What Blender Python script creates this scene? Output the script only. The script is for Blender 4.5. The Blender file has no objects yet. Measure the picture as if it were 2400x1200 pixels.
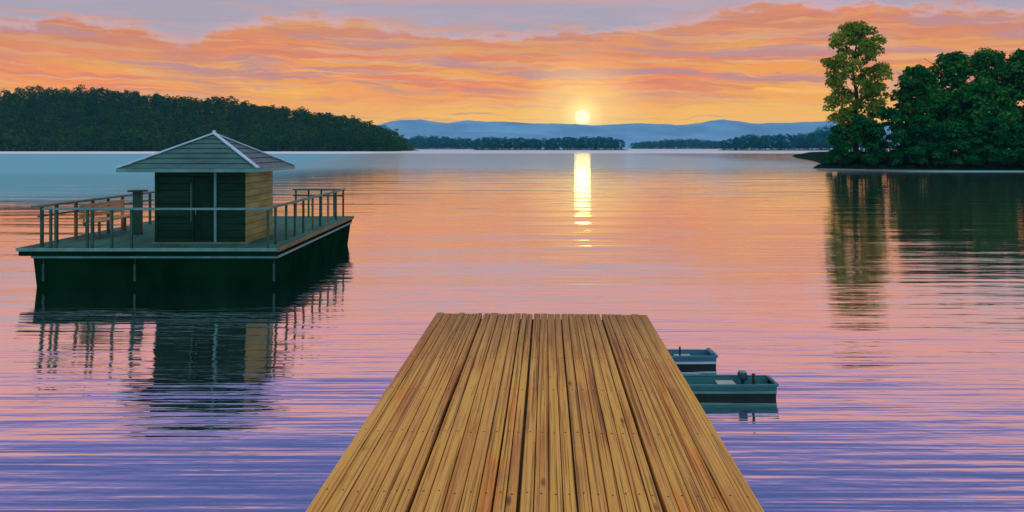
import bpy, bmesh, math, random
import numpy as np
from mathutils import Vector, Matrix, noise as mnoise
S = bpy.context.scene
COL = S.collection
F, HZ, CAMZ = 2000.0, 346.0, 3.0          # focal length (photo pixels), horizon row, eye height

# ------------------------------------------------------------------ helpers
def tag(o, label=None, cat=None, group=None, kind=None):
    if label: o['label'] = label
    if cat: o['category'] = cat
    if group: o['group'] = group
    if kind: o['kind'] = kind
    return o
def empty(name, loc=(0, 0, 0), rz=0):
    o = bpy.data.objects.new(name, None); COL.objects.link(o)
    o.location = loc; o.rotation_euler = (0, 0, rz); o.empty_display_size = .3
    return o
def link(name, me, mat, parent=None):
    o = bpy.data.objects.new(name, me); COL.objects.link(o)
    if mat: me.materials.append(mat)
    if parent: o.parent = parent
    return o
def np_mesh(name, V, Fq, smooth=False):
    V = np.asarray(V, dtype=np.float32); Fq = np.asarray(Fq, dtype=np.int32)
    me = bpy.data.meshes.new(name); n = Fq.shape[1]
    me.vertices.add(len(V)); me.vertices.foreach_set('co', V.ravel())
    me.loops.add(Fq.size); me.loops.foreach_set('vertex_index', Fq.ravel())
    me.polygons.add(len(Fq))
    me.polygons.foreach_set('loop_start', np.arange(0, Fq.size, n, dtype=np.int32))
    me.polygons.foreach_set('loop_total', np.full(len(Fq), n, dtype=np.int32))
    if smooth: me.polygons.foreach_set('use_smooth', np.ones(len(Fq), dtype=bool))
    me.update(calc_edges=True)
    return me
class MB:
    """collects shapes into ONE mesh"""
    def __init__(s): s.bm = bmesh.new()
    def box(s, x0, x1, y0, y1, z0, z1, bev=0.0, M=None):
        r = bmesh.ops.create_cube(s.bm, size=1)
        vs = r['verts']
        m = Matrix.Translation(((x0+x1)/2, (y0+y1)/2, (z0+z1)/2)) @ Matrix.Diagonal((abs(x1-x0), abs(y1-y0), abs(z1-z0), 1))
        if M is not None: m = M @ m
        bmesh.ops.transform(s.bm, matrix=m, verts=vs)
        if bev:
            es = list({e for v in vs for e in v.link_edges})
            bmesh.ops.bevel(s.bm, geom=es, offset=bev, segments=2, affect='EDGES', profile=.6)
        return s
    def bar(s, a, b, w, h, bev=0.0):
        a, b = Vector(a), Vector(b); d = b-a; L = d.length
        q = d.to_track_quat('X', 'Z').to_matrix().to_4x4()
        return s.box(0, L, -w/2, w/2, -h/2, h/2, bev, Matrix.Translation(a) @ q)
    def tube(s, a, b, r0, r1=None, n=12):
        a, b = Vector(a), Vector(b); d = b-a
        q = d.to_track_quat('Z', 'Y').to_matrix().to_4x4()
        bmesh.ops.create_cone(s.bm, cap_ends=True, segments=n, radius1=r0, radius2=r0 if r1 is None else r1,
                              depth=d.length, matrix=Matrix.Translation((a+b)/2) @ q)
        return s
    def poly(s, pts, faces):
        vs = [s.bm.verts.new(p) for p in pts]
        for f in faces: s.bm.faces.new([vs[i] for i in f])
        return s
    def build(s, name, mat, parent=None, smooth=False):
        bmesh.ops.recalc_face_normals(s.bm, faces=s.bm.faces)
        me = bpy.data.meshes.new(name); s.bm.to_mesh(me); s.bm.free()
        if smooth:
            for p in me.polygons: p.use_smooth = True
        return link(name, me, mat, parent)

class NT:
    def __init__(s, tree): s.t = tree; s.n = tree.nodes; s.l = tree.links
    def put(s, sock, v):
        if v is None: return
        if isinstance(v, bpy.types.NodeSocket): s.l.new(v, sock)
        else:
            if sock.type == 'RGBA' and not isinstance(v, (int, float)) and len(v) == 3: v = (*v, 1)
            sock.default_value = v
    def add(s, typ, ins=None, **props):
        nd = s.n.new(typ)
        for k, v in props.items(): setattr(nd, k, v)
        for k, v in (ins or {}).items(): s.put(nd.inputs[k], v)
        return nd
    def m(s, op, a, b=None, c=None, clamp=False):
        nd = s.n.new('ShaderNodeMath'); nd.operation = op; nd.use_clamp = clamp
        for i, v in enumerate((a, b, c)): s.put(nd.inputs[i], v)
        return nd.outputs[0]
    def sm(s, v, lo, hi, a=0.0, b=1.0, t='SMOOTHSTEP'):
        nd = s.n.new('ShaderNodeMapRange'); nd.interpolation_type = t
        for k, x in (('Value', v), ('From Min', lo), ('From Max', hi), ('To Min', a), ('To Max', b)): s.put(nd.inputs[k], x)
        return nd.outputs[0]
    def mix(s, f, a, b, blend='MIX'):
        nd = s.n.new('ShaderNodeMix'); nd.data_type = 'RGBA'; nd.blend_type = blend
        s.put(nd.inputs[0], f); s.put(nd.inputs[6], a); s.put(nd.inputs[7], b)
        return nd.outputs[2]
    def ramp(s, v, stops, interp='LINEAR'):
        nd = s.n.new('ShaderNodeValToRGB'); cr = nd.color_ramp; cr.interpolation = interp
        while len(cr.elements) > 1: cr.elements.remove(cr.elements[-1])
        for i, (p, c) in enumerate(stops):
            e = cr.elements[0] if i == 0 else cr.elements.new(p)
            e.position = p
            e.color = (c, c, c, 1) if isinstance(c, (int, float)) else (*c, 1)
        s.put(nd.inputs[0], v)
        return nd.outputs[0]
    def xyz(s, x, y, z=0.0):
        nd = s.n.new('ShaderNodeCombineXYZ')
        for i, v in enumerate((x, y, z)): s.put(nd.inputs[i], v)
        return nd.outputs[0]
    def sep(s, v):
        nd = s.n.new('ShaderNodeSeparateXYZ'); s.put(nd.inputs[0], v); return nd.outputs
    def noise(s, vec, scale=1.0, detail=4.0, rough=.5, dist=0.0):
        return s.add('ShaderNodeTexNoise', {'Vector': vec, 'Scale': scale, 'Detail': detail, 'Roughness': rough, 'Distortion': dist}).outputs[0]
    def scl(s, vec, k):
        nd = s.n.new('ShaderNodeVectorMath'); nd.operation = 'MULTIPLY'
        s.put(nd.inputs[0], vec); nd.inputs[1].default_value = k
        return nd.outputs[0]
def new_mat(name):
    m = bpy.data.materials.new(name); m.use_nodes = True
    m.node_tree.nodes.clear(); t = NT(m.node_tree)
    return m, t, t.add('ShaderNodeOutputMaterial')
def lin(r, g, b):
    f = lambda c: c/12.92 if c <= .04045 else ((c+.055)/1.055)**2.4
    return (f(r/255), f(g/255), f(b/255))
def paint(name, col, rough=.5, var=.35, scale=3.0, stretch=(1, 1, 1), spec=.4, wear=None, bump=.15):
    """weathered painted / stained surface"""
    m, t, out = new_mat(name)
    p = t.add('ShaderNodeTexCoord').outputs['Object']
    n1 = t.noise(t.scl(p, stretch), scale, 6, .6)
    n2 = t.noise(t.scl(p, stretch), scale*7, 4, .6)
    dark = tuple(c*(1-var) for c in col); lite = tuple(min(1, c*(1+var)) for c in col)
    c = t.mix(t.sm(n1, .3, .7), dark, lite)
    if wear: c = t.mix(t.sm(n2, .6, .72, 0, .7), c, wear)
    b = t.add('ShaderNodeBump', {'Strength': bump, 'Distance': .01, 'Height': n2})
    s_ = t.add('ShaderNodeBsdfPrincipled', {'Base Color': c, 'Roughness': t.sm(n2, .2, .8, rough-.12, rough+.15),
               'Specular IOR Level': spec, 'Normal': b.outputs[0]})
    t.l.new(s_.outputs[0], out.inputs[0])
    return m
def leaf_mat(name, dark, mid, lite, scale=.5, trans=.35):
    m, t, out = new_mat(name)
    g = t.add('ShaderNodeNewGeometry')
    rnd = g.outputs['Random Per Island']
    n = t.noise(g.outputs['Position'], scale, 3, .6)
    v = t.m('ADD', t.m('MULTIPLY', n, .7), t.m('MULTIPLY', rnd, .45))
    c = t.ramp(v, [(.25, dark), (.55, mid), (.85, lite)])
    d = t.add('ShaderNodeBsdfDiffuse', {'Color': c})
    tr = t.add('ShaderNodeBsdfTranslucent', {'Color': t.mix(.5, c, lite)})
    mx = t.add('ShaderNodeMixShader', {0: trans, 1: d.outputs[0], 2: tr.outputs[0]})
    t.l.new(mx.outputs[0], out.inputs[0])
    return m

# ------------------------------------------------------------------ sky (world)
SUN_AZ = math.atan2(1365-1200, F); SUN_EL = math.radians(2.02)
SUND = Vector((math.sin(SUN_AZ)*math.cos(SUN_EL), math.cos(SUN_AZ)*math.cos(SUN_EL), math.sin(SUN_EL)))
W = bpy.data.worlds.new("World"); S.world = W; W.use_nodes = True
W.node_tree.nodes.clear(); t = NT(W.node_tree)
D = t.add('ShaderNodeTexCoord').outputs['Generated']
dx, dy, dz = t.sep(D)
el = t.m('MULTIPLY', t.m('ARCSINE', dz), 57.2958)
az = t.m('MULTIPLY', t.m('ARCTAN2', dx, dy), 57.2958)
aw = t.m('MULTIPLY', az, .11)
warp = t.noise(t.xyz(aw, t.m('MULTIPLY', el, .35)), 1.0, 4, .55)
elw = t.m('ADD', el, t.m('MULTIPLY', t.m('SUBTRACT', warp, .5), 2.0))
# edge of the orange cloud deck, elevation against azimuth
edge_px = [(-300, 60), (0, 62), (180, 46), (330, 62), (440, 118), (520, 66), (700, 34), (830, 48), (930, 76),
           (1100, 92), (1300, 78), (1450, 78), (1620, 52), (1720, 18), (1830, 2), (2000, 16), (2200, 14), (2400, 24), (2700, 30)]
stops = []
for px, py in edge_px:
    a_ = math.degrees(math.atan2(px-1200, F)); e_ = math.degrees(math.atan2(HZ-py, math.hypot(F, px-1200)))
    stops.append(((a_+40)/80, e_/12))
edge = t.m('MULTIPLY', t.ramp(t.sm(az, -40, 40, 0, 1, 'LINEAR'), stops, 'B_SPLINE'), 12)
rag = t.noise(t.xyz(t.m('MULTIPLY', az, .45), t.m('MULTIPLY', el, 1.3)), 1.0, 6, .62)
dlt = t.m('ADD', t.m('SUBTRACT', el, edge), t.m('MULTIPLY', t.m('SUBTRACT', rag, .5), 2.6))   # >0: clear lavender
# orange cloud deck
n1 = t.noise(t.xyz(t.m('MULTIPLY', az, .075), t.m('ADD', t.m('MULTIPLY', elw, .75), t.m('MULTIPLY', az, .02))), 1.0, 5, .58)
deck = t.ramp(n1, [(.34, lin(206, 132, 118)), (.43, lin(230, 142, 100)), (.50, lin(240, 158, 90)), (.57, lin(230, 168, 84)), (.66, lin(252, 188, 106))])
n2 = t.noise(t.xyz(t.m('MULTIPLY', az, .10), t.m('ADD', t.m('MULTIPLY', elw, 2.3), t.m('MULTIPLY', az, .05)), 3.7), 1.0, 6, .6)
deck = t.mix(t.sm(n2, .52, .62, 0, .85), deck, lin(255, 204, 134))
n3 = t.noise(t.xyz(t.m('MULTIPLY', az, .12), t.m('ADD', t.m('MULTIPLY', elw, 1.7), t.m('MULTIPLY', az, .04)), 9.1), 1.0, 5, .6)
deck = t.mix(t.sm(n3, .52, .62, 0, .7), deck, lin(208, 134, 118))
# thickest cloud tops go mauve-brown just under their edge, gilded in places
rim = t.m('MULTIPLY', t.sm(dlt, -3.4, -.3), t.sm(warp, .38, .6, .35, .85))
deck = t.mix(rim, deck, lin(206, 142, 122))
gold = t.m('MULTIPLY', t.sm(n2, .5, .62), t.m('MULTIPLY', t.sm(dlt, -2.2, -.5), .8))
deck = t.mix(gold, deck, lin(226, 170, 74))
# left and right flanks redder
deck = t.mix(t.m('MULTIPLY', t.sm(t.m('ABSOLUTE', t.m('SUBTRACT', az, 2)), 16, 34), t.sm(el, 4.5, 8, 0, .55)), deck, lin(196, 118, 108))
# glowing strip on the horizon and round the sun
sd = t.add('ShaderNodeVectorMath', {0: D, 1: tuple(SUND)}, operation='DOT_PRODUCT').outputs['Value']
ang = t.m('MULTIPLY', t.m('ARCCOSINE', t.m('MINIMUM', sd, 1.0)), 57.2958)
glow = t.m('MULTIPLY', t.sm(elw, 4.2, 1.4), t.sm(ang, 34, 3, .45, .95))
deck = t.mix(glow, deck, lin(255, 196, 92))
lav = t.mix(t.sm(t.noise(t.xyz(t.m('MULTIPLY', az, .12), t.m('MULTIPLY', el, .9), 5.0), 1.0, 4, .55), .4, .65), lin(176, 168, 184), lin(190, 172, 186))
deck = t.mix(1.0, deck, t.ramp(t.sm(el, 0, 8, 0, 1, 'LINEAR'), [(.1, (1.55, 1.5, .75)), (.32, (1.3, 1.26, .85)), (.5, (1.25, 1.10, .84)), (.9, (1.10, 1.0, .88))]), 'MULTIPLY')
gap = t.noise(t.xyz(t.m('MULTIPLY', az, .085), t.m('ADD', t.m('MULTIPLY', elw, 1.25), t.m('MULTIPLY', az, .05)), 21.0), 1.0, 6, .62)
deck = t.mix(t.m('MULTIPLY', t.sm(gap, .50, .60, 0, .85), t.sm(el, 2.4, 4.8)), deck, lin(196, 148, 150))
wd = t.sm(warp, .35, .65, .10, .85)
low = t.mix(t.sm(dlt, t.m('MULTIPLY', wd, -.7), wd), deck, lav)
wisp = t.m('MULTIPLY', t.sm(n2, .53, .63, 0, .7), t.sm(dlt, 2.4, .1))
low = t.mix(wisp, low, lin(222, 160, 132))
edge_lite = t.m('MULTIPLY', t.m('MULTIPLY', t.sm(dlt, -.35, .05), t.sm(dlt, .55, .1)), t.sm(rag, .35, .6, .1, .55))
low = t.mix(edge_lite, low, lin(224, 184, 190))
# above the frame: rose, then violet and deep blue, and an unseen bright zenith added to light the dock
elh = t.m('ADD', el, t.m('MULTIPLY', t.m('SUBTRACT', warp, .5), 3.0))
UP = [(9.8, lin(236, 160, 138)), (12.2, lin(232, 160, 150)), (14.8, lin(200, 158, 180)), (17.5, lin(134, 126, 188)), (22, lin(92, 104, 170)),
      (33, lin(88, 104, 172)), (45, lin(160, 164, 196)), (60, (.84, .80, .74)), (90, (.90, .84, .76))]
up = t.ramp(t.sm(elh, 0, 90, 0, 1, 'LINEAR'), [(e/90, c) for e, c in UP])
sky = t.mix(t.sm(el, 9.3, 10.4), low, up)
# the sky opposite the sunset is a cool blue-grey
cool = t.ramp(t.sm(el, 0, 60, 0, 1, 'LINEAR'), [(0, lin(132, 178, 200)), (.3, lin(150, 190, 214)), (.7, lin(200, 212, 216)), (1, (.84, .80, .74))])
sky = t.mix(t.m('MULTIPLY', t.sm(dy, .35, -.35), t.sm(el, 62, 30)), sky, cool)
# sun disc with a soft aureole
sky = t.mix(t.sm(ang, 5.5, .4, 0, .5), sky, (1.5, 1.05, .34))
sky = t.mix(t.sm(ang, 1.7, .4, 0, .8), sky, (1.7, 1.25, .42))
sky = t.mix(t.sm(ang, .60, .40), sky, (1.75, 1.62, .88))
bg = t.add('ShaderNodeBackground', {'Color': sky, 'Strength': 1.0})
t.l.new(bg.outputs[0], t.add('ShaderNodeOutputWorld').inputs[0])

sl = bpy.data.lights.new('sun', 'SUN'); sl.energy = .006; sl.angle = math.radians(1.1); sl.color = (1, .72, .17)
so = bpy.data.objects.new('sun', sl); COL.objects.link(so)
so.rotation_euler = SUND.to_track_quat('Z', 'Y').to_euler(); so.location = SUND*60

# ------------------------------------------------------------------ lake
m, t, out = new_mat('lake water')
P = t.add('ShaderNodeNewGeometry').outputs['Position']
X, Y, Z = t.sep(P)
wob = t.noise(t.scl(P, (.12, .35, 1)), 1.0, 3, .5)
rip1 = t.noise(t.scl(P, (.13, 3.0, 1)), 1.0, 3, .55, .3)
rip2 = t.noise(t.scl(P, (.35, 7.0, 1)), 1.0, 2, .5, .2)
rip3 = t.noise(t.scl(P, (1.1, 2.6, 1)), 1.0, 3, .5)
swl = t.noise(t.scl(P, (.07, .42, 1)), 1.0, 3, .5)
rips = t.m('ADD', t.m('MULTIPLY', rip1, .036), t.m('ADD', t.m('MULTIPLY', rip2, .012), t.m('MULTIPLY', rip3, .020)))
near = t.ramp(t.sm(t.m('ADD', Y, t.m('MULTIPLY', wob, 3)), 0, 100, 0, 1, 'LINEAR'),
              [(.06, .44), (.10, .40), (.135, .33), (.18, .22), (.30, .13), (.8, .06)])
hgt = t.m('ADD', t.m('MULTIPLY', rips, near), t.m('MULTIPLY', swl, t.sm(Y, 50, 130, .058, .032)))
bmp = t.add('ShaderNodeBump', {'Strength': 1.0, 'Distance': 1.0, 'Height': hgt})
lw = t.add('ShaderNodeLayerWeight', {'Blend': .5, 'Normal': bmp.outputs[0]}).outputs['Facing']
refl = t.sm(lw, .3, .88, .50, .985)
# painted reflections: teal along the left shore, pale sky glint under the far shore
teal_refl = t.sm(t.m('ADD', t.m('ADD', X, t.m('MULTIPLY', Y, .17)), t.m('MULTIPLY', wob, 10)), 16, -16)
teal_refl = t.m('MULTIPLY', teal_refl, t.sm(t.m('ADD', Y, t.m('MULTIPLY', wob, 12)), 38, 62))
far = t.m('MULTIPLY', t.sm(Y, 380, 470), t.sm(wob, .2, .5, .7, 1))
body_refl = t.mix(teal_refl, (.02, .04, .10), lin(128, 192, 210))
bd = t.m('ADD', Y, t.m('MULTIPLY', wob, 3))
glint_band = t.m('MULTIPLY', t.m('MULTIPLY', t.sm(bd, 103, 107), t.sm(bd, 115, 111)), t.sm(X, 44, 56))  # thin glint line by the right bank, put into the water colour
mid = t.m('MULTIPLY', t.sm(t.m('ADD', Y, t.m('MULTIPLY', wob, 26)), 92, 150), t.sm(X, 90, 44))  # pale blue reflection of the hills painted into the farther water
body_refl = t.mix(t.m('MULTIPLY', mid, t.m('SUBTRACT', 1.0, teal_refl)), body_refl, lin(196, 216, 226))
body_refl = t.mix(glint_band, body_refl, lin(120, 190, 190))
body_refl = t.mix(far, body_refl, (.86, .90, .96))
refl = t.m('MULTIPLY', refl, t.m('SUBTRACT', 1.0, t.m('ADD', t.m('ADD', t.m('MULTIPLY', teal_refl, .80), t.m('MULTIPLY', glint_band, .7)), t.m('MAXIMUM', t.m('MULTIPLY', far, .85), t.m('MULTIPLY', mid, .46))), None, True))
rg = t.sm(Y, 8, 300, .03, .075)
gl = t.add('ShaderNodeBsdfGlossy', {'Color': (1.0, .97, .95), 'Roughness': rg, 'Normal': bmp.outputs[0]})
gl2 = t.add('ShaderNodeBsdfGlossy', {'Color': (1.0, .97, .95), 'Roughness': .23, 'Normal': bmp.outputs[0]})   # unresolved wavelets
gl = t.add('ShaderNodeMixShader', {0: .03, 1: gl.outputs[0], 2: gl2.outputs[0]})
df = t.add('ShaderNodeBsdfDiffuse', {'Color': body_refl})
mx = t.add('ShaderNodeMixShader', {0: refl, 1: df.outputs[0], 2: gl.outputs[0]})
t.l.new(mx.outputs[0], out.inputs[0])
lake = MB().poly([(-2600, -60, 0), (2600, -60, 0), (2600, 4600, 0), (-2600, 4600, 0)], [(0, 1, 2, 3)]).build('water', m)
tag(lake, 'calm lake reflecting the sunset, rippled blue near the dock', 'water', kind='structure')

# ------------------------------------------------------------------ far land
def interp(pts, x):
    if x <= pts[0][0]: return pts[0][1]
    for (a, b), (c, d) in zip(pts, pts[1:]):
        if x <= c: return b+(d-b)*(x-a)/(c-a)
    return pts[-1][1]
def sstep(a, b, x):
    u = min(1, max(0, (x-a)/(b-a))); return u*u*(3-2*u)
def grid_mesh(name, xs, ys, fn):
    V = [(x, y, fn(x, y)) for y in ys for x in xs]; n = len(xs)
    Q = [(j*n+i, j*n+i+1, (j+1)*n+i+1, (j+1)*n+i) for j in range(len(ys)-1) for i in range(n-1)]
    return np_mesh(name, V, Q, True)
def lsp(a, b, n): return [a+(b-a)*i/(n-1) for i in range(n)]

hills_m = paint('forest with painted blue haze', lin(136, 192, 240), .95, .22, .004, (1, 1, 3), .0, None, 0)  # distance haze is mixed into this blue surface colour
ridge = [(-700, 290), (0, 286), (600, 300), (830, 302), (880, 292), (925, 282), (985, 279), (1050, 287), (1100, 281), (1165, 284), (1230, 286),
         (1330, 291), (1420, 291), (1500, 289), (1600, 291), (1660, 284), (1690, 279), (1725, 282), (1760, 289), (1850, 287), (1940, 283), (2100, 290), (3100, 284)]
def mtn(Yr, k, drop, seed, wf=380, wb=700):
    def f(x, y):
        px = 1200+x*F/Yr
        z = CAMZ+(HZ-interp(ridge, px)-drop)*Yr/F
        z += k*(mnoise.noise((x*.016, seed, 0))*2.5+mnoise.noise((x*.05, seed, 3))*1.6)
        d = (y-Yr)
        s_ = sstep(-wf, 0, d) if d < 0 else 1-sstep(0, wb, d)
        z *= s_**.8
        return z+mnoise.noise((x*.012, y*.012, seed))*4*s_-1.5
    return f
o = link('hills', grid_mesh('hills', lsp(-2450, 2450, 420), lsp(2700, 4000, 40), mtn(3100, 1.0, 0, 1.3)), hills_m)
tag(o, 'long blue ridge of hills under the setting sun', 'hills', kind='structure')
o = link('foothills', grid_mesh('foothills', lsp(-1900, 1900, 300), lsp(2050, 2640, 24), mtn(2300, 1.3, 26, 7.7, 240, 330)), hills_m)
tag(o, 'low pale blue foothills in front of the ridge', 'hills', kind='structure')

# ------------------------------------------------------------------ foliage generators
rng = np.random.default_rng(11)
def leaves(points, normals, size, jitter=.5, aspect=.75):
    """one small bent-less quad per point, facing roughly outward"""
    n = len(points)
    nr = normals + rng.normal(0, jitter, (n, 3)); nr /= np.linalg.norm(nr, axis=1, keepdims=True)+1e-9
    r = rng.normal(0, 1, (n, 3)); u = np.cross(nr, r); u /= np.linalg.norm(u, axis=1, keepdims=True)+1e-9
    v = np.cross(nr, u)
    s_ = size*rng.uniform(.6, 1.25, (n, 1))*.5
    u = u*s_; v = v*s_*aspect
    q = np.stack([points-u, points-v*.9, points+u, points+v*.9], 1)
    return q.reshape(-1, 3)
def lobes_crown(R, z0, H, prof, nl, rl, dens, size, squash=.8):
    """leaf clumps on many small lobes spread through the crown's volume"""
    out = []
    for i in range(nl):
        tt = (i+rng.uniform(0, 1))/nl
        pr = np.interp(tt, [p[0] for p in prof], [p[1] for p in prof])*R
        a = rng.uniform(0, 2*math.pi); rr = pr*math.sqrt(rng.uniform(.08, 1))
        c = np.array([math.cos(a)*rr, math.sin(a)*rr, z0+tt*(H-z0)])
        r = rl*rng.uniform(.65, 1.3)
        n = int(dens*r*r)
        d = rng.normal(0, 1, (n, 3)); d /= np.linalg.norm(d, axis=1, keepdims=True)
        d[:, 2] = np.where(d[:, 2] < -.3, -d[:, 2], d[:, 2])
        p = c + d*(r*rng.uniform(.35, 1.05, (n, 1))**.7)*np.array([1, 1, squash])
        nn = d+np.array([0, 0, .35])
        out.append(leaves(p, nn, size))
    return np.concatenate(out)
def quads(V): return np.arange(len(V)).reshape(-1, 4)
bark = paint('bark', (.045, .034, .024), .9, .4, 2.0, (3, 3, .4), .1, None, .5)
def trunk_mb(H, r, spread, nb, z_first, seed):
    rd = random.Random(seed); mb = MB()
    pts = [Vector((0, 0, -.4))]
    for i in range(1, 7): pts.append(Vector((rd.uniform(-.25, .25)*i*.35, rd.uniform(-.25, .25)*i*.35, H*.92*i/6)))
    for i in range(6): mb.tube(pts[i], pts[i+1], r*(1-i/6.6)+.03, r*(1-(i+1)/6.6)+.03, 9)
    for k in range(nb):
        u = z_first+(.85-z_first)*k/nb; i = min(5, int(u/.92*6)); base = pts[i].lerp(pts[i+1], u/.92*6-i)
        a = k*2.4+rd.uniform(-.4, .4); L = spread*rd.uniform(.6, .95)
        mid = base+Vector((math.cos(a)*L*.5, math.sin(a)*L*.5, L*.28)); tip = mid+Vector((math.cos(a)*L*.45, math.sin(a)*L*.45, L*.32))
        mb.tube(base, mid, r*.34*(1-u*.6), r*.22*(1-u*.6), 6); mb.tube(mid, tip, r*.22*(1-u*.6), .03, 6)
    return mb

G = lambda r, g, b: lin(r, g, b)
leaf_tall = leaf_mat('olive green leaves', G(46, 112, 46), G(110, 150, 58), G(190, 194, 82), .55, .5)  # lighter olive green tone, varied at random
leaf_dark = leaf_mat('deep green leaves', G(0, 74, 38), G(8, 106, 48), G(84, 142, 62), .35, .14)
leaf_shrub = leaf_mat('shrub leaves', G(0, 66, 36), G(4, 90, 48), G(48, 112, 58), .5, .1)
leaf_hill = leaf_mat('hillside leaves', G(0, 60, 20), G(8, 84, 22), G(92, 118, 36), .035, .12)
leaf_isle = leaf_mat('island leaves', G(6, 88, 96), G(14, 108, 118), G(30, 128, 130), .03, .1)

# ---- left wooded hill
sil = [(-500, 235), (-200, 225), (0, 216), (90, 204), (150, 208), (175, 216), (200, 200), (240, 206), (300, 213), (380, 220), (450, 228), (520, 226), (575, 240),
       (650, 249), (750, 264), (830, 276), (870, 286), (900, 304), (930, 322), (948, 338), (958, 348)]
YR = 765.0
def top_z(x): return CAMZ+(HZ-interp(sil, 1200+x*F/YR))*YR/F
def hill_h(x, y):
    g = max(.0, top_z(x)-15)
    e = sstep(-88, -105, x)
    base = g*sstep(672, YR, y)*(1-.5*sstep(YR+20, YR+180, y))
    return base+(2.4*sstep(664, 676, y)*(1-sstep(900, 960, y))*e-1.4)+mnoise.noise((x*.03, y*.03, 2))*.5
earth = paint('wooded ground', (.022, .045, .026), .95, .4, .2, (1, 1, 1), 0, None, 0)
o = link('hill', grid_mesh('hill', lsp(-640, -82, 110), lsp(655, 965, 60), hill_h), earth)
tag(o, 'dark wooded hill rising from the left shore', 'hill', kind='structure')
ALL = []
xs = np.arange(-600, -88, 8.2)
for j, yb in enumerate(np.arange(671, 826, 8.6)):
    for xb in xs:
        x = xb+rng.uniform(-3.4, 3.4); y = yb+rng.uniform(-3.2, 3.2)
        if x < -.68*y-40: continue
        z = max(hill_h(x, y), .0)
        lim = top_z(x)-z
        if lim < 3: continue
        h = min(rng.uniform(10, 18.5), lim*rng.uniform(.8, 1.12) if y > 700 else 18)
        h = max(h, 4.5); R = max(2.6, h*rng.uniform(.25, .40))
        c = lobes_crown(R*.85, h*.04, h*.93, [(0, .9), (.4, 1), (.75, .8), (1, .25)], 13, R*.52, 8.0*2.9/R, 1.25*(R/4.5)**.3)
        ALL.append(c+np.array([x, y, z]))
V = np.concatenate(ALL)
o = link('forest', np_mesh('forest', V, quads(V)), leaf_hill)
tag(o, 'dense dark green forest covering the hill on the left shore', 'forest', kind='stuff')

# ---- islands across the lake
def island(px0, px1, Yd, tops, name_l, wood_l, dep=70, tree=13.0):
    x0, x1 = (px0-1200)*Yd/F, (px1-1200)*Yd/F
    def f(x, y):
        u = (x-x0)/(x1-x0)
        return 1.9*min(sstep(-.04, .02, u), sstep(1.04, .98, u))*min(sstep(-12, 0, y-Yd), sstep(dep+12, dep, y-Yd))-.9+mnoise.noise((x*.05, y*.05, 5))*.2
    o = link('island', grid_mesh('island', lsp(x0-.06*(x1-x0), x1+.06*(x1-x0), 60), lsp(Yd-16, Yd+dep+16, 20), f), earth)
    tag(o, name_l, 'island', kind='structure')
    L = []
    for yb in np.arange(Yd+3, Yd+dep, 11):
        for xb in np.arange(x0+2, x1-1, 8.5):
            x = xb+rng.uniform(-3.5, 3.5); y = yb+rng.uniform(-4, 4)
            px = 1200+x*F/y
            h = (HZ-interp(tops, px))*Yd/F+CAMZ-.8
            h *= rng.uniform(.8, 1.08)
            if h < 3: continue
            R = h*.34
            L.append(lobes_crown(R, h*.05, h*.92, [(0, .8), (.45, 1), (.8, .75), (1, .3)], 9, R*.55, 7*2.9/R, 1.5)+np.array([x, y, .7]))
    V = np.concatenate(L)
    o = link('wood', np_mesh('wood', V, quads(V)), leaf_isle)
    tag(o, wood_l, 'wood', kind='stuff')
island(1112, 1472, 1000, [(1110, 328), (1130, 321), (1220, 322), (1260, 327), (1300, 322), (1400, 319), (1440, 323), (1475, 328)],
       'low dark island in the middle of the far shore below the sun', 'dark teal wood on the middle island below the sun')
island(935, 1118, 1500, [(935, 326), (975, 319), (1060, 321), (1118, 326)],
       'low hazy island beyond the tip of the wooded hill', 'hazy teal wood on the island beyond the tip of the left hill')
island(1490, 1715, 1930, [(1490, 334), (1560, 328), (1620, 325), (1680, 331), (1715, 334)],
       'long pale island right of the sun', 'pale hazy wood on the long island right of the sun')
island(1728, 2080, 880, [(1728, 322), (1760, 316), (1900, 313), (1925, 296), (1960, 290), (2080, 280)],
       'low dark point of land running behind the right bank', 'dark teal wood on the point behind the tall tree', 80)

# ---- right bank
poly = [(44.5, 124), (50, 119.5), (62, 117), (80, 115), (110, 113.5), (160, 112), (230, 112), (250, 300), (190, 380), (125, 352), (101, 306), (84, 250), (68, 190), (54, 146)]
def inside(x, y):
    d = 1e9; c = False; n = len(poly)
    for i in range(n):
        (ax, ay), (bx, by) = poly[i], poly[(i+1) % n]
        if (ay > y) != (by > y) and x < (bx-ax)*(y-ay)/(by-ay)+ax: c = not c
        L2 = (bx-ax)**2+(by-ay)**2; u = max(0, min(1, ((x-ax)*(bx-ax)+(y-ay)*(by-ay))/L2))
        d = min(d, math.hypot(x-ax-u*(bx-ax), y-ay-u*(by-ay)))
    return d if c else -d
def bank_h(x, y):
    d = inside(x, y)+mnoise.noise((x*.25, y*.25, 1))*.6
    return -.9+1.5*sstep(-2.2, .5, d)+.9*sstep(.5, 7, d)+mnoise.noise((x*.3, y*.3, 4))*.08
bank_m = paint('grassy bank', (.008, .030, .018), .95, .5, .8, (1, 1, 1), 0, (.010, .022, .014), .3)
ys_ = lsp(108, 132, 50)+lsp(134, 400, 70)
o = link('shore', grid_mesh('shore', lsp(38, 258, 190), ys_, bank_h), bank_m)
tag(o, 'low grassy bank on the right side of the lake', 'shore', kind='structure')

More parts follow.
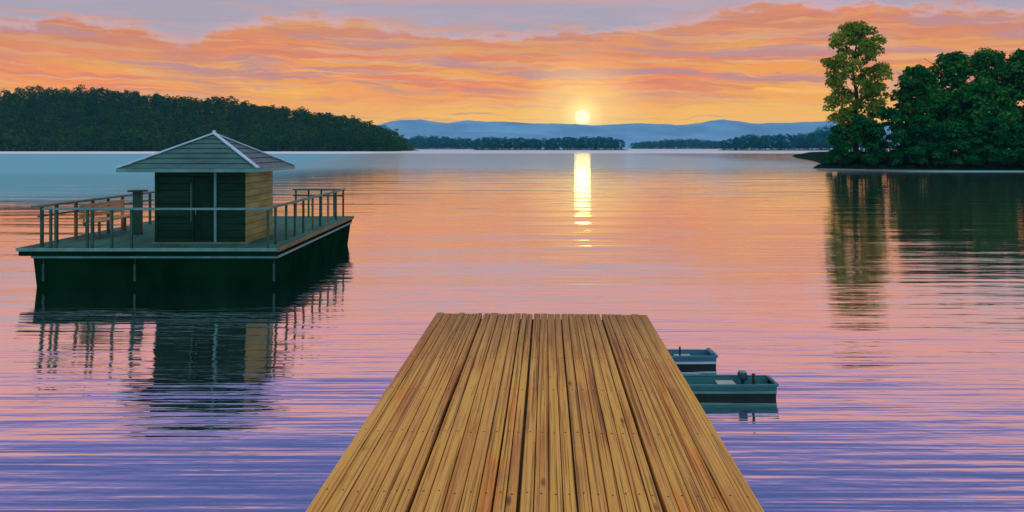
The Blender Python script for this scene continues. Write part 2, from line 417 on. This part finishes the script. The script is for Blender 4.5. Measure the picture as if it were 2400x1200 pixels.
def tree(name, label, cat, px, Yd, top, hw, mat, kind='round', group=None, seed=1):
    """px = photo column of the stem, Yd = distance, top = photo row of the top, hw = half width in photo pixels"""
    global rng
    rng = np.random.default_rng(seed)
    x = (px-1200)*Yd/F; zb = bank_h(x, Yd); H = CAMZ+(HZ-top)*Yd/F-zb; R = hw*Yd/F
    r = empty(name, (x, Yd, zb)); tag(r, label, cat, group)
    if kind == 'tall':
        prof = [(0, .42), (.1, .6), (.25, .72), (.42, .86), (.6, .9), (.78, .85), (.9, .62), (1, .22)]
        c = lobes_crown(R*.92, H*.12, H*.95, prof, 135, R*.21, 105, .48, .95)
        trunk_mb(H, .42, R*.95, 16, .2, seed).build('trunk', bark, r)
    elif kind == 'round':
        prof = [(0, .62), (.2, .86), (.45, .95), (.7, .82), (.88, .58), (1, .25)]
        c = lobes_crown(R*.92, H*.06, H*.93, prof, 120, R*.25, 105*3.2/R, .60, .95)
        trunk_mb(H, .40, R*.9, 10, .25, seed).build('trunk', bark, r)
    else:
        prof = [(0, .95), (.35, 1), (.7, .8), (1, .35)]
        c = lobes_crown(R, H*.02, H*.88, prof, 44, min(R, H)*.3, 150*2.2/max(1.6, min(R, H)), .5)
        mb = MB(); rd = random.Random(seed)
        for k in range(6):
            a = k*1.05; mb.tube((0, 0, -.3), (math.cos(a)*R*.5, math.sin(a)*R*.5, H*rd.uniform(.5, .8)), .09, .02, 6)
        mb.build('stem', bark, r)
    link('crown', np_mesh('crown', c, quads(c)), mat, r)
    return r
tree('tall_tree', 'tall slender olive green tree, sky showing through its crown, standing alone', 'tree', 2006, 127, 46, 86, leaf_tall, 'tall', None, 3)
TR = [(2148, 136, 148, 62, 'lowest broad dark tree, beside the gap right of the tall tree'),
      (2228, 140, 118, 74, 'broad dark tree with stepped left shoulder, second from the gap beside the tall tree'),
      (2318, 146, 112, 80, 'broad dark tree in the middle of the right wood, third from the gap'),
      (2402, 138, 116, 78, 'broad dark tree cut by the right edge of the picture'),
      (2300, 129, 190, 80, 'lower dark tree standing forward in the right wood near the water'),
      (2200, 131, 214, 70, 'lower dark tree forward in the wood, nearest the tall tree')]
for i, (px, Yd, top, hw, lab) in enumerate(TR):
    tree('broadleaf_tree', lab, 'tree', px, Yd, top, hw, leaf_dark, 'round', 'dark broadleaf trees of the right bank', 20+i)
tree('broadleaf_tree', 'dark tree just outside the right edge of the picture, its crown reaching in', 'tree', 2500, 136, 110, 90, leaf_dark, 'round', 'dark broadleaf trees of the right bank', 40)
SH = [(1966, 123.5, 290, 30, 'leftmost shrub on the bank, hanging over the water under the tall tree'),
      (2020, 121.6, 262, 46, 'rounded dark shrub at the foot of the tall tree'),
      (2086, 120.2, 240, 48, 'dark shrub filling the gap right of the tall tree'),
      (2160, 119, 262, 52, 'dark shrub by the water below the lowest broad tree'),
      (2240, 118, 278, 54, 'dark shrub by the water, third from the right edge'),
      (2322, 117.2, 270, 54, 'dark shrub by the water, second from the right edge'),
      (2398, 116.6, 284, 52, 'dark shrub by the water at the right edge of the picture')]
for i, (px, Yd, top, hw, lab) in enumerate(SH):
    tree('shrub', lab, 'shrub', px, Yd, top, hw, leaf_shrub, 'shrub', 'shrubs along the right bank', 60+i)

# ------------------------------------------------------------------ houseboat
hullm = paint('dark green hull paint', lin(6, 44, 28), .9, .3, 1.2, (1, 1, .6), .0, lin(14, 48, 36))
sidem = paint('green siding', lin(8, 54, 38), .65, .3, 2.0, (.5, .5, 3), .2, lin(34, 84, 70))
side_warm = paint('boards with painted warm light', lin(152, 140, 80), .6, .3, 2.0, (.5, .5, 3), .3, lin(150, 126, 72))  # warm sky light put into the colour of these boards
trimm = paint('grey teal trim', lin(96, 146, 148), .45, .2, 3.0, (1, 1, 1), .4)
deckm = paint('teal deck boards', lin(52, 108, 98), .7, .3, 1.6, (3, .4, 1), .12, lin(96, 128, 114))
roofm = paint('teal roofing', lin(44, 98, 96), .36, .3, 2.0, (1, 1, 1), .22, lin(70, 110, 104))
capm = paint('pale blue ridge metal', lin(188, 214, 238), .35, .12, 3.0, (1, 1, 1), .5)
railm = paint('dark green rail', lin(40, 84, 72), .5, .3, 3.0, (1, 1, 1), .4)
railw = paint('weathered rail', lin(104, 120, 106), .6, .3, 3.0, (1, 1, 1), .3)
fendm = paint('dull teal rubber', lin(46, 84, 84), .7, .3, 6, (1, 1, 1), .15)
brownm = paint('weathered brown wood', lin(136, 108, 76), .7, .3, 3.0, (1, 1, .5), .2)
doorm = paint('dark door', lin(6, 46, 34), .6, .25, 2.0, (3, 3, .5), .15)
brass = paint('dull metal', lin(120, 120, 110), .35, .2, 8, (1, 1, 1), .6)

BX, BY = -7.66, 18.24         # houseboat origin: hull front at y = 0
hb = empty('houseboat', (BX, BY, 0))
tag(hb, 'dark green houseboat with small hip roofed cabin and railed deck', 'houseboat')
L_ = 8.7; xl, xr = -2.63, 2.60; DZ = .84
# hull: barge with raked ends
mb = MB()
y0, y1 = .10, L_-.15
mb.poly([(xl, y0, .66), (xr, y0, .66), (xr, y1, .66), (xl, y1, .66), (xl+.06, y0+.10, -.35), (xr-.06, y0+.10, -.35), (xr-.06, y1-.5, -.35), (xl+.06, y1-.5, -.35)],
        [(3, 2, 1, 0), (4, 5, 6, 7), (0, 1, 5, 4), (1, 2, 6, 5), (2, 3, 7, 6), (3, 0, 4, 7)])
hull = mb.build('hull', hullm, hb)
mb = MB()
mb.box(xl-.03, xr+.03, y0-.035, y0+.02, .625, .675, .008); mb.box(xr-.01, xr+.04, y0+.03, y1, .625, .675, .008); mb.box(xl-.04, xl+.01, y0+.03, y1, .625, .675, .008)
mb.build('rub_rail', trimm, hull)
for x in (-2.38, -.42, 2.56):
    mb = MB(); mb.tube((x, y0-.065, .14), (x, y0-.065, .50), .026, None, 10); mb.bar((x, y0-.065, .50), (x, y0-.03, .64), .010, .010)
    mb.build('fender', fendm, hull)
# deck of boards across the boat
mb = MB(); n = 58
for i in range(n):
    a = i*L_/n
    mb.box(-2.92, 2.64, a+.004, a+L_/n-.004, DZ-.045, DZ, .004)
deck = mb.build('deck', deckm, hb)
mb = MB(); mb.box(-2.90, 2.62, .02, L_-.02, .68, DZ-.05); mb.build('deck_frame', hullm, deck)
mb = MB(); mb.box(-2.93, 2.65, -.03, -.003, DZ-.055, DZ+.012, .005); mb.box(-2.95, -2.925, 0, L_, DZ-.055, DZ+.012, .005)
mb.build('deck_edge', trimm, deck)
mb = MB(); mb.box(2.645, 2.672, .0, L_, DZ-.075, DZ+.012, .005); e = mb.build('deck_edge', brownm, deck); e['label'] = 'tan deck edge along the right side'
# cabin
cx0, cx1, cy0, cy1, ez = -.31, 1.72, .86, 2.96, 2.50
mb = MB(); mb.box(cx0+.03, cx1-.03, cy0+.03, cy1-.03, DZ, ez)
nb = 11; bh = (ez-DZ)/nb
for i in range(nb):
    z = DZ+i*bh
    mb.box(cx0, .50, cy0, cy0+.028, z+.006, z+bh-.004, .005)
    mb.box(1.04, cx1-.03, cy0, cy0+.028, z+.006, z+bh-.004, .005)
    mb.box(cx0, cx0+.028, cy0+.03, cy1-.03, z+.006, z+bh-.004, .005)
    mb.box(cx0+.03, cx1-.03, cy1-.028, cy1, z+.006, z+bh-.004, .005)
mb.box(.50, 1.04, cy0+.002, cy0+.028, 2.36, ez)
cab = mb.build('cabin', sidem, hb)
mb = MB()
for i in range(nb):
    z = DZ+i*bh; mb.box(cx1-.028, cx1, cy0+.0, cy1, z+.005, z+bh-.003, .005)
w = mb.build('side_wall', side_warm, cab); w['label'] = 'boarded side wall tinted olive by painted warm light'
mb = MB()
mb.box(.50, .545, cy0-.03, cy0-.002, DZ, 2.36, .004); mb.box(.50, 1.0, cy0-.03, cy0-.003, 2.36, 2.42, .004)
mb.build('door_frame', trimm if False else sidem, cab)
mb = MB(); mb.box(.55, .99, cy0-.012, cy0+.026, DZ+.02, 2.35, .006)
for z0_, z1_ in ((.98, 1.50), (1.60, 2.24)):
    mb.box(.62, .92, cy0-.020, cy0-.013, z0_, z1_, .004)
door = mb.build('door', doorm, hb)
mb = MB(); mb.tube((.60, cy0-.012, 1.56), (.60, cy0-.06, 1.56), .014); mb.tube((.60, cy0-.055, 1.50), (.60, cy0-.055, 1.62), .012); mb.build('handle', brass, door)
mb = MB(); mb.box(1.0, 1.055, cy0-.045, cy0-.002, DZ, ez-.01, .006); p = mb.build('post', trimm, cab); p['label'] = 'pale post beside the door'
mb = MB(); mb.box(cx0-.02, cx0+.05, cy0-.022, cy0-.003, DZ, ez, .004); mb.build('corner_board', sidem, cab)
# thin pale strip for the line at the left door edge
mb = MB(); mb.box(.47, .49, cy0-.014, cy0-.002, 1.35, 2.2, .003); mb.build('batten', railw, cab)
mb = MB(); mb.box(cx0-.06, cx1+.06, cy0-.10, cy0-.004, DZ+.001, DZ+.05, .006); mb.build('sill', railw, cab)
# hip roof
rx0, rx1, ry0, ry1 = -.98, 2.10, .44, 3.52
ax, ay, az_ = .60, 1.98, 3.31
mb = MB()
def slab(mb, a, b, c, th=.035):
    a, b, c = Vector(a), Vector(b), Vector(c); nn = (b-a).cross(c-a).normalized()*-th
    mb.poly([a, b, c, a+nn, b+nn, c+nn], [(0, 1, 2), (5, 4, 3), (0, 3, 4, 1), (1, 4, 5, 2), (2, 5, 3, 0)])
C4 = [(rx0, ry0, 2.53), (rx1, ry0, 2.53), (rx1, ry1, 2.53), (rx0, ry1, 2.53)]
AP = (ax, ay, az_)
# courses of roofing so the slope is not one flat face
for k in range(4):
    a, b = Vector(C4[k]), Vector(C4[(k+1) % 4]); ap = Vector(AP); nC = 7
    out_n = (b-a).cross(ap-a).normalized()
    for i in range(nC):
        u0, u1 = i/nC, min(1, (i+1.0)/nC)
        p0, p1 = a.lerp(ap, u0), b.lerp(ap, u0); q0, q1 = a.lerp(ap, u1), b.lerp(ap, u1)
        up0 = out_n*.022; dn = out_n*-.02
        if i < nC-1:
            mb.poly([p0+up0, p1+up0, q1+out_n*.004, q0+out_n*.004, p0+dn, p1+dn, q1+dn, q0+dn],
                    [(0, 1, 2, 3), (7, 6, 5, 4), (0, 4, 5, 1), (1, 5, 6, 2), (2, 6, 7, 3), (3, 7, 4, 0)])
        else:
            mb.poly([p0+up0, p1+up0, ap+out_n*.004, p0+dn, p1+dn, ap+dn], [(0, 1, 2), (5, 4, 3), (0, 3, 4, 1), (1, 4, 5, 2), (2, 5, 3, 0)])
roof = mb.build('roof', roofm, hb)
for k in range(4):
    mb = MB(); mb.bar(Vector(C4[k])+Vector((0, 0, .035)), Vector(AP)+Vector((0, 0, .035)), .085, .03, .006); mb.build('hip_cap', capm, roof)
mb = MB(); mb.tube((ax, ay, az_), (ax, ay, az_+.10), .05, .03, 10); mb.build('finial', capm, roof)
mb = MB()
mb.box(rx0-.02, rx1+.02, ry0-.025, ry0+.0, 2.46, 2.54, .004); mb.box(rx1-.0, rx1+.025, ry0+.003, ry1, 2.46, 2.54, .004)
mb.box(rx0-.025, rx0, ry0+.003, ry1, 2.46, 2.54, .004); mb.box(rx0, rx1, ry1, ry1+.025, 2.46, 2.54, .004)
mb.build('fascia', trimm, roof)
mb = MB(); mb.box(rx0+.005, rx1-.005, ry0+.005, ry1-.005, 2.475, 2.49); mb.build('soffit', hullm, roof)
# railing
RZ = 1.69
def wx(px, Yw): return (px-1200)*Yw/F-BX
fy = .10
fx0, fx1 = wx(100, BY+fy), wx(628, BY+fy)
lx = -2.58; rxx = 2.37
mb = MB(); mb.box(fx0, fx1+.03, fy-.03, fy+.03, RZ-.03, RZ+.015, .006); rail = mb.build('railing', trimm, hb); rail['label'] = 'front handrail of the deck'
for px in (119, 131, 205, 216, 262, 308, 628):
    x = wx(px, BY+fy); mb = MB(); mb.box(x-.026, x+.026, fy-.024, fy+.024, DZ, RZ-.031, .005); mb.build('post', railm, rail)
mb = MB(); mb.box(lx-.09, lx+.09, fy-.02, 6.1, RZ+.02, RZ+.065, .008); mb.box(lx-.02, lx+.02, fy+.1, 6.1, RZ-.20, RZ-.16, .004)
rl = mb.build('railing', railw, hb); rl['label'] = 'broad left handrail of the deck'
for k, y in enumerate((.35, .95, 1.8, 2.6, 3.4, 4.2, 5.0, 5.9)):
    mb = MB(); mb.box(lx-.03, lx+.03, y-.03, y+.03, DZ, RZ+.019, .005); mb.build('post', brownm if k in (2, 3, 5) else railm, rl)
mb = MB(); mb.box(rxx-.04, rxx+.04, fy+.04, L_-.1, RZ-.03, RZ+.015, .006)
rr = mb.build('railing', railw, hb); rr['label'] = 'right handrail of the deck'
for k, y in enumerate((.85, 1.75, 2.55, 3.4, 4.4, 5.3, 6.3, 7.4, 8.5)):
    mb = MB(); mb.box(rxx-.026, rxx+.026, y-.026, y+.026, DZ, RZ-.031, .005); mb.build('post', brownm if k in (4, 6) else railm, rr)
mb = MB(); mb.box(rxx-1.6, rxx-.045, L_-.16, L_-.10, RZ-.03, RZ+.012, .006); mb.box(rxx-1.6, rxx-.045, L_-.15, L_-.11, RZ-.22, RZ-.18, .004)
rb = mb.build('railing', railm, hb); rb['label'] = 'stern handrail of the deck'
for x in (rxx-1.5, rxx-1.1, rxx-.7, rxx-.3):
    mb = MB(); mb.box(x-.026, x+.026, L_-.155, L_-.105, DZ, RZ-.031, .005); mb.build('post', railm, rb)
# a stubby capped mooring post and a coiled line behind the rail left of the cabin
mb = MB(); mb.box(-1.74, -1.56, 2.9, 3.08, DZ, 1.90, .01); mb.box(-1.83, -1.47, 2.81, 3.17, 1.90, 1.95, .01)
bp = mb.build('mooring_post', railm, hb)
tanm = paint('pale varnished wood', lin(196, 156, 112), .6, .25, 3.0, (1, .5, 1), .2)
bn = empty('bench', (BX-2.28, BY+2.9, DZ)); tag(bn, 'pale tan slatted bench on the houseboat deck by the left railing', 'bench')
mb = MB()
for i in range(4): mb.box(-.14+i*.10, -.05+i*.10, -1.15, 1.15, .40, .43, .005)
mb.build('seat', tanm, bn)
mb = MB()
for i in range(3): mb.box(-.20, -.175, -1.15, 1.15, .50+i*.11, .59+i*.11, .005)
for y in (-1.0, 1.0): mb.box(-.174, -.15, y-.03, y+.03, .30, .80, .004)
mb.build('backrest', tanm, bn)
for sx in (-.10, .20):
    for sy in (-1.0, 1.0):
        mb = MB(); mb.box(sx-.025, sx+.025, sy-.025, sy+.025, 0, .399, .004); mb.build('leg', brownm, bn)

# ------------------------------------------------------------------ dock
m, t, out = new_mat('weathered dock boards')
P = t.add('ShaderNodeTexCoord').outputs['Object']; rnd = t.add('ShaderNodeNewGeometry').outputs['Random Per Island']
x, y, z = t.sep(P)
off = t.m('MULTIPLY', rnd, 37.0)
Q = t.xyz(x, y, off)
big = t.noise(t.scl(Q, (3.2, .55, 1)), 1.0, 4, .55)
col = t.ramp(t.m('ADD', t.m('MULTIPLY', big, .8), t.m('MULTIPLY', rnd, .13)),
             [(.30, lin(196, 126, 58)), (.40, lin(224, 158, 74)), (.47, lin(236, 174, 80)), (.54, lin(238, 180, 78)), (.62, lin(236, 146, 58)), (.70, lin(222, 156, 72))])
gr = t.noise(t.scl(Q, (52, .42, 1)), 1.0, 6, .62, .3)
gr2 = t.noise(t.scl(Q, (120, 1.0, 1)), 1.0, 3, .6)
col = t.mix(t.sm(gr, .53, .66, 0, .72), col, lin(118, 70, 30))
col = t.mix(t.sm(gr, .46, .34, 0, .5), col, lin(236, 190, 104))
col = t.mix(t.sm(gr2, .54, .66, 0, .7), col, lin(96, 66, 42))
gr3 = t.noise(t.scl(Q, (78, .22, 1)), 1.0, 4, .6, .15)
col = t.mix(t.sm(gr3, .55, .64, 0, .75), col, lin(104, 64, 30))
col = t.mix(t.sm(gr3, .44, .36, 0, .38), col, lin(240, 190, 104))
endw = t.m('MULTIPLY', t.sm(t.m('ADD', y, t.m('MULTIPLY', big, 2.0)), -1.6, 1.1), t.sm(gr, .3, .6, .35, .75))
col = t.mix(endw, col, lin(132, 92, 56))
kn = t.add('ShaderNodeTexVoronoi', {'Vector': t.scl(Q, (3.3, .8, 1)), 'Scale': 1.0}).outputs['Distance']
col = t.mix(t.sm(kn, .075, .02, 0, .8), col, lin(74, 46, 28))
st = t.noise(t.scl(Q, (2.0, 1.3, 1)), 1.0, 5, .6)
col = t.mix(t.sm(st, .58, .78, 0, .4), col, lin(128, 98, 66))
bh_ = t.m('ADD', t.m('MULTIPLY', gr, .6), t.m('MULTIPLY', gr2, .4))
b = t.add('ShaderNodeBump', {'Strength': .5, 'Distance': .006, 'Height': bh_, 'Filter Width': 1.0} if False else {'Strength': .5, 'Distance': .006, 'Height': bh_})
pb = t.add('ShaderNodeBsdfPrincipled', {'Base Color': col, 'Roughness': t.sm(gr, .3, .7, .5, .75), 'Specular IOR Level': .3, 'Normal': b.outputs[0]})
t.l.new(pb.outputs[0], out.inputs[0]); wood = m
postm = paint('wet piling', lin(96, 74, 52), .7, .35, 2.0, (2, 2, .4), .3, lin(60, 52, 40), .5)
nailm = paint('rusty nails', lin(70, 52, 42), .6, .3, 30, (1, 1, 1), .4)

DW, DTOP = 2.15, 1.30
dk = empty('dock', (.300, 8.74, 0), -.0403)
tag(dk, 'weathered brown plank dock running out over the water from the foreground', 'dock')
cuts = [0, .036, .072, .108, .136, .165, .195, .2225, .258, .296, .333, .37, .405, .433, .4615, .496, .53, .562, .593, .625, .66, .69, .72, .752, .782, .815, .85, .885, .922, .96, 1.0]
gaps = {.2225: .010, .782: .010, .4615: .008, .405: .006, .593: .005}
rd = random.Random(5)
bm_list = MB(); nails = []
for i in range(len(cuts)-1):
    a, b_ = cuts[i], cuts[i+1]
    ga, gb = gaps.get(a, .0022), gaps.get(b_, .0022)
    xa, xb = -DW/2+a*DW+ga, -DW/2+b_*DW-gb
    # long boards, butt jointed at joists behind one another
    js = sorted({-12.6, rd.choice((-7.14, -6.34)), 0})
    end = rd.uniform(-.012, .012)
    for k in range(len(js)-1):
        y0_, y1_ = js[k]+.002, js[k+1]-.002
        if k == len(js)-2: y1_ = end
        dz_ = rd.uniform(-.004, .004)
        bm_list.box(xa, xb, y0_, y1_, DTOP-.042+dz_, DTOP+dz_, .006)
        for yj in (-.12, -.95, -1.85, -2.75, -3.65, -4.55):
            if y0_ < yj < y1_:
                for xx in ((xa+xb)/2,):
                    nails.append((xx, yj+rd.uniform(-.012, .012), DTOP+dz_))
old = set(bm_list.bm.faces)
for a, b_, c_ in nails: bm_list.tube((a, b_, c_-.006), (a, b_, c_+.0015), .0055, None, 8)
for f_ in bm_list.bm.faces: f_.material_index = 0 if f_ in old else 1
dec = bm_list.build('decking', wood, dk); dec.data.materials.append(nailm)
for yj in (-.12, -.95, -1.85, -2.75, -3.65, -4.55, -6.34, -8.2, -10, -12): 
    mb = MB(); mb.box(-DW/2+.09, DW/2-.09, yj-.045, yj+.045, DTOP-.24, DTOP-.085, .006); mb.build('joist', postm, dk)
for c_ in cuts[1:-1]:  # dark strips added under the seams so the gaps read black
    mb = MB(); mb.box(-DW/2+c_*DW-.026, -DW/2+c_*DW+.026, -12.5, -.05, DTOP-.083, DTOP-.048); mb.build('gap_backing', postm, dk)
for sx in (-1, 1):
    mb = MB(); mb.box(sx*(DW/2-.065)-.022, sx*(DW/2-.065)+.022, -12.5, -.03, DTOP-.24, DTOP-.048, .006); mb.build('side_beam', wood, dk)
for yj in (-.28, -3.2, -6.2, -9.2):
    for sx in (-1, 1):
        mb = MB(); mb.tube((sx*(DW/2-.22), yj, -2.2), (sx*(DW/2-.22), yj, DTOP-.21), .095, .085, 14); mb.build('piling', postm, dk)

# ------------------------------------------------------------------ two small boats beyond the dock end
teal = paint('teal boat paint', lin(44, 122, 130), .38, .18, 2.5, (.5, 1, 2), .5, lin(44, 92, 104))
teal2 = paint('blue teal boat paint', lin(56, 126, 150), .38, .18, 2.5, (.5, 1, 2), .5, lin(48, 96, 120))
dark = paint('dark boat parts', lin(14, 44, 40), .45, .25, 3, (1, 1, 1), .4)  # dark tone for the lower hull, pin and oarlock
inn = paint('pale inside of the boat', lin(176, 184, 172), .55, .15, 4, (1, 1, 1), .3)
motm = paint('motor cowl', lin(20, 66, 86), .35, .2, 5, (1, 1, 1), .5)
def skiff(label, right_px, Yn, Lh, beam, free, hm, rise, second=False):
    """square sterned skiff, transom to the right (+x), bow to the left"""
    yc = Yn+beam/2; xr_ = (right_px-1200)*Yn/F
    r = empty('skiff', (xr_, yc, 0)); tag(r, label, 'boat', 'small teal boats moored beyond the dock')
    st = []
    N = 15
    for i in range(N):
        u = i/(N-1)                        # 0 transom .. 1 bow
        w = beam/2*(1-max(0, (u-.35)/.65)**2.3*.93)*(.93+.07*min(1, u*6))
        sh = free+rise*max(0, (u-.45)/.55)**2; ke = -.16+.26*max(0, (u-.6)/.4)**2
        st.append((-u*Lh, w, sh, ke))
    def shell(k, dz):
        V = []
        for x, w, sh, ke in st:
            w2 = max(.006, w-k); ks = ke+dz; ch = ks+(sh-ks)*.70
            V += [(x, -w2, sh), (x, -w2*.9, ch), (x, -w2*.55, ks), (x, w2*.55, ks), (x, w2*.9, ch), (x, w2, sh)]
        return V
    Vo = shell(0, 0); Vi = shell(.022, .022)
    bm_ = MB(); vo = [bm_.bm.verts.new(p) for p in Vo]; vi = [bm_.bm.verts.new(p) for p in Vi]
    for i in range(N-1):
        for j in range(5):
            a, b = i*6+j, (i+1)*6+j
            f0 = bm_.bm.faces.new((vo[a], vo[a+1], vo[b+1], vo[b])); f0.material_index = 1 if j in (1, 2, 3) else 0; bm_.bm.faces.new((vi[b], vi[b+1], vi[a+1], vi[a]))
        for j in (0, 5): bm_.bm.faces.new((vo[i*6+j], vo[(i+1)*6+j], vi[(i+1)*6+j], vi[i*6+j]))
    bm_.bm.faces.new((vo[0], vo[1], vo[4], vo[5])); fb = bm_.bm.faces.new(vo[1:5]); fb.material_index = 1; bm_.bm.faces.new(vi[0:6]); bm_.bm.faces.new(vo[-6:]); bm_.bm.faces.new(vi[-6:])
    bm_.bm.faces.new((vo[0], vo[5], vi[5], vi[0])); bm_.bm.faces.new((vo[-6], vo[-1], vi[-1], vi[-6]))
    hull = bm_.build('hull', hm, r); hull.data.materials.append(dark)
    mb = MB()
    for s_ in (-1, 1):
        for i in range(N-1):
            a, b = st[i], st[i+1]
            mb.bar((a[0], s_*(a[1]+.004), a[2]+.006), (b[0]-.002, s_*(b[1]+.004), b[2]+.006), .036, .028, .004)
    mb.bar((.004, -st[0][1], free+.006), (.004, st[0][1], free+.006), .036, .03, .004); mb.build('gunwale', hm, hull)
    mb = MB()
    for s_ in (-1, 1):
        mb = MB()
        for i in range(N-3):
            a, b = st[i], st[i+1]; f_ = lambda q: (q[3]+(q[2]-q[3])*.74)
            g_ = lambda q: q[1]*(.9+.1*.13)+.006
            mb.bar((a[0], s_*g_(a), f_(a)), (b[0]-.002, s_*g_(b), f_(b)), .014, .030, .003)
        mb.build('rub_strake', capm if second else trimm, hull)
    for u in (.22, .52):
        w = beam/2*.93-.03; mb = MB(); mb.box(-u*Lh-.11, -u*Lh+.11, -w, w, free-.055, free-.03, .006); mb.build('seat', inn, r)
    mb = MB(); mb.box(-.8*Lh, -.03, -beam*.26, beam*.26, -.10, -.085, .004); mb.build('floor_boards', inn, r)
    return r
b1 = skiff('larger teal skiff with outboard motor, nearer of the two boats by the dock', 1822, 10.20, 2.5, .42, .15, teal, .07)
mb = MB(); mb.box(-.41, -.31, -.07, .07, .17, .255, .022); mo = mb.build('motor', motm, b1)
mb = MB(); mb.box(-.40, -.32, -.05, .05, .255, .272, .008); mb.build('motor_cap', trimm, mo)
mb = MB(); mb.tube((-.36, 0, .175), (-.36, 0, -.08), .022); mb.build('motor_leg', motm, mo)
mb = MB(); mb.tube((-.27, -.15, -.05), (-.27, -.15, .27), .018, .016); mb.tube((-.27, -.15, .27), (-.27, -.15, .282), .024, .017); p = mb.build('mooring_pin', dark, b1)
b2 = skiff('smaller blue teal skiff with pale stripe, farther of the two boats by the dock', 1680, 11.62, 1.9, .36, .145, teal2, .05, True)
mb = MB(); mb.tube((-.46, .04, .02), (-.46, .04, .24), .012); mb.build('oarlock', dark, b2)
mb = MB(); mb.box(-.07, -.02, -.14, .14, .155, .20, .006); mb.build('stern_board', teal2, b2)

# ------------------------------------------------------------------ haze
m, t, out = new_mat('evening air')
v = t.add('ShaderNodeVolumePrincipled', {'Color': (.20, .60, 1.0), 'Density': 1.4e-4, 'Anisotropy': 0.0})
t.l.new(v.outputs[0], out.inputs['Volume'])
hz = MB().box(-2700, 2700, -80, 4700, -4, 112).build('haze', m)
tag(hz, 'thin blue evening haze over the lake and hills', 'haze', kind='stuff')

# ------------------------------------------------------------------ camera and render
cd = bpy.data.cameras.new('camera'); cam = bpy.data.objects.new('camera', cd); COL.objects.link(cam)
cam.location = (0, 0, CAMZ); cam.rotation_euler = (math.pi/2, 0, 0)
cd.sensor_width = 36; cd.lens = 36*F/2400; cd.shift_y = -(600-HZ)/2400
cd.clip_start = .1; cd.clip_end = 20000
S.camera = cam
vs = S.view_settings; S.display_settings.display_device = 'sRGB'
vs.view_transform = 'Standard'; vs.look = 'None'; vs.gamma = 1; vs.exposure = 0; vs.use_curve_mapping = False
S.render.engine = 'CYCLES'
c = S.cycles
c.use_denoising = True; c.max_bounces = 6; c.diffuse_bounces = 2; c.glossy_bounces = 3; c.transmission_bounces = 2; c.volume_bounces = 0
c.sample_clamp_indirect = 6
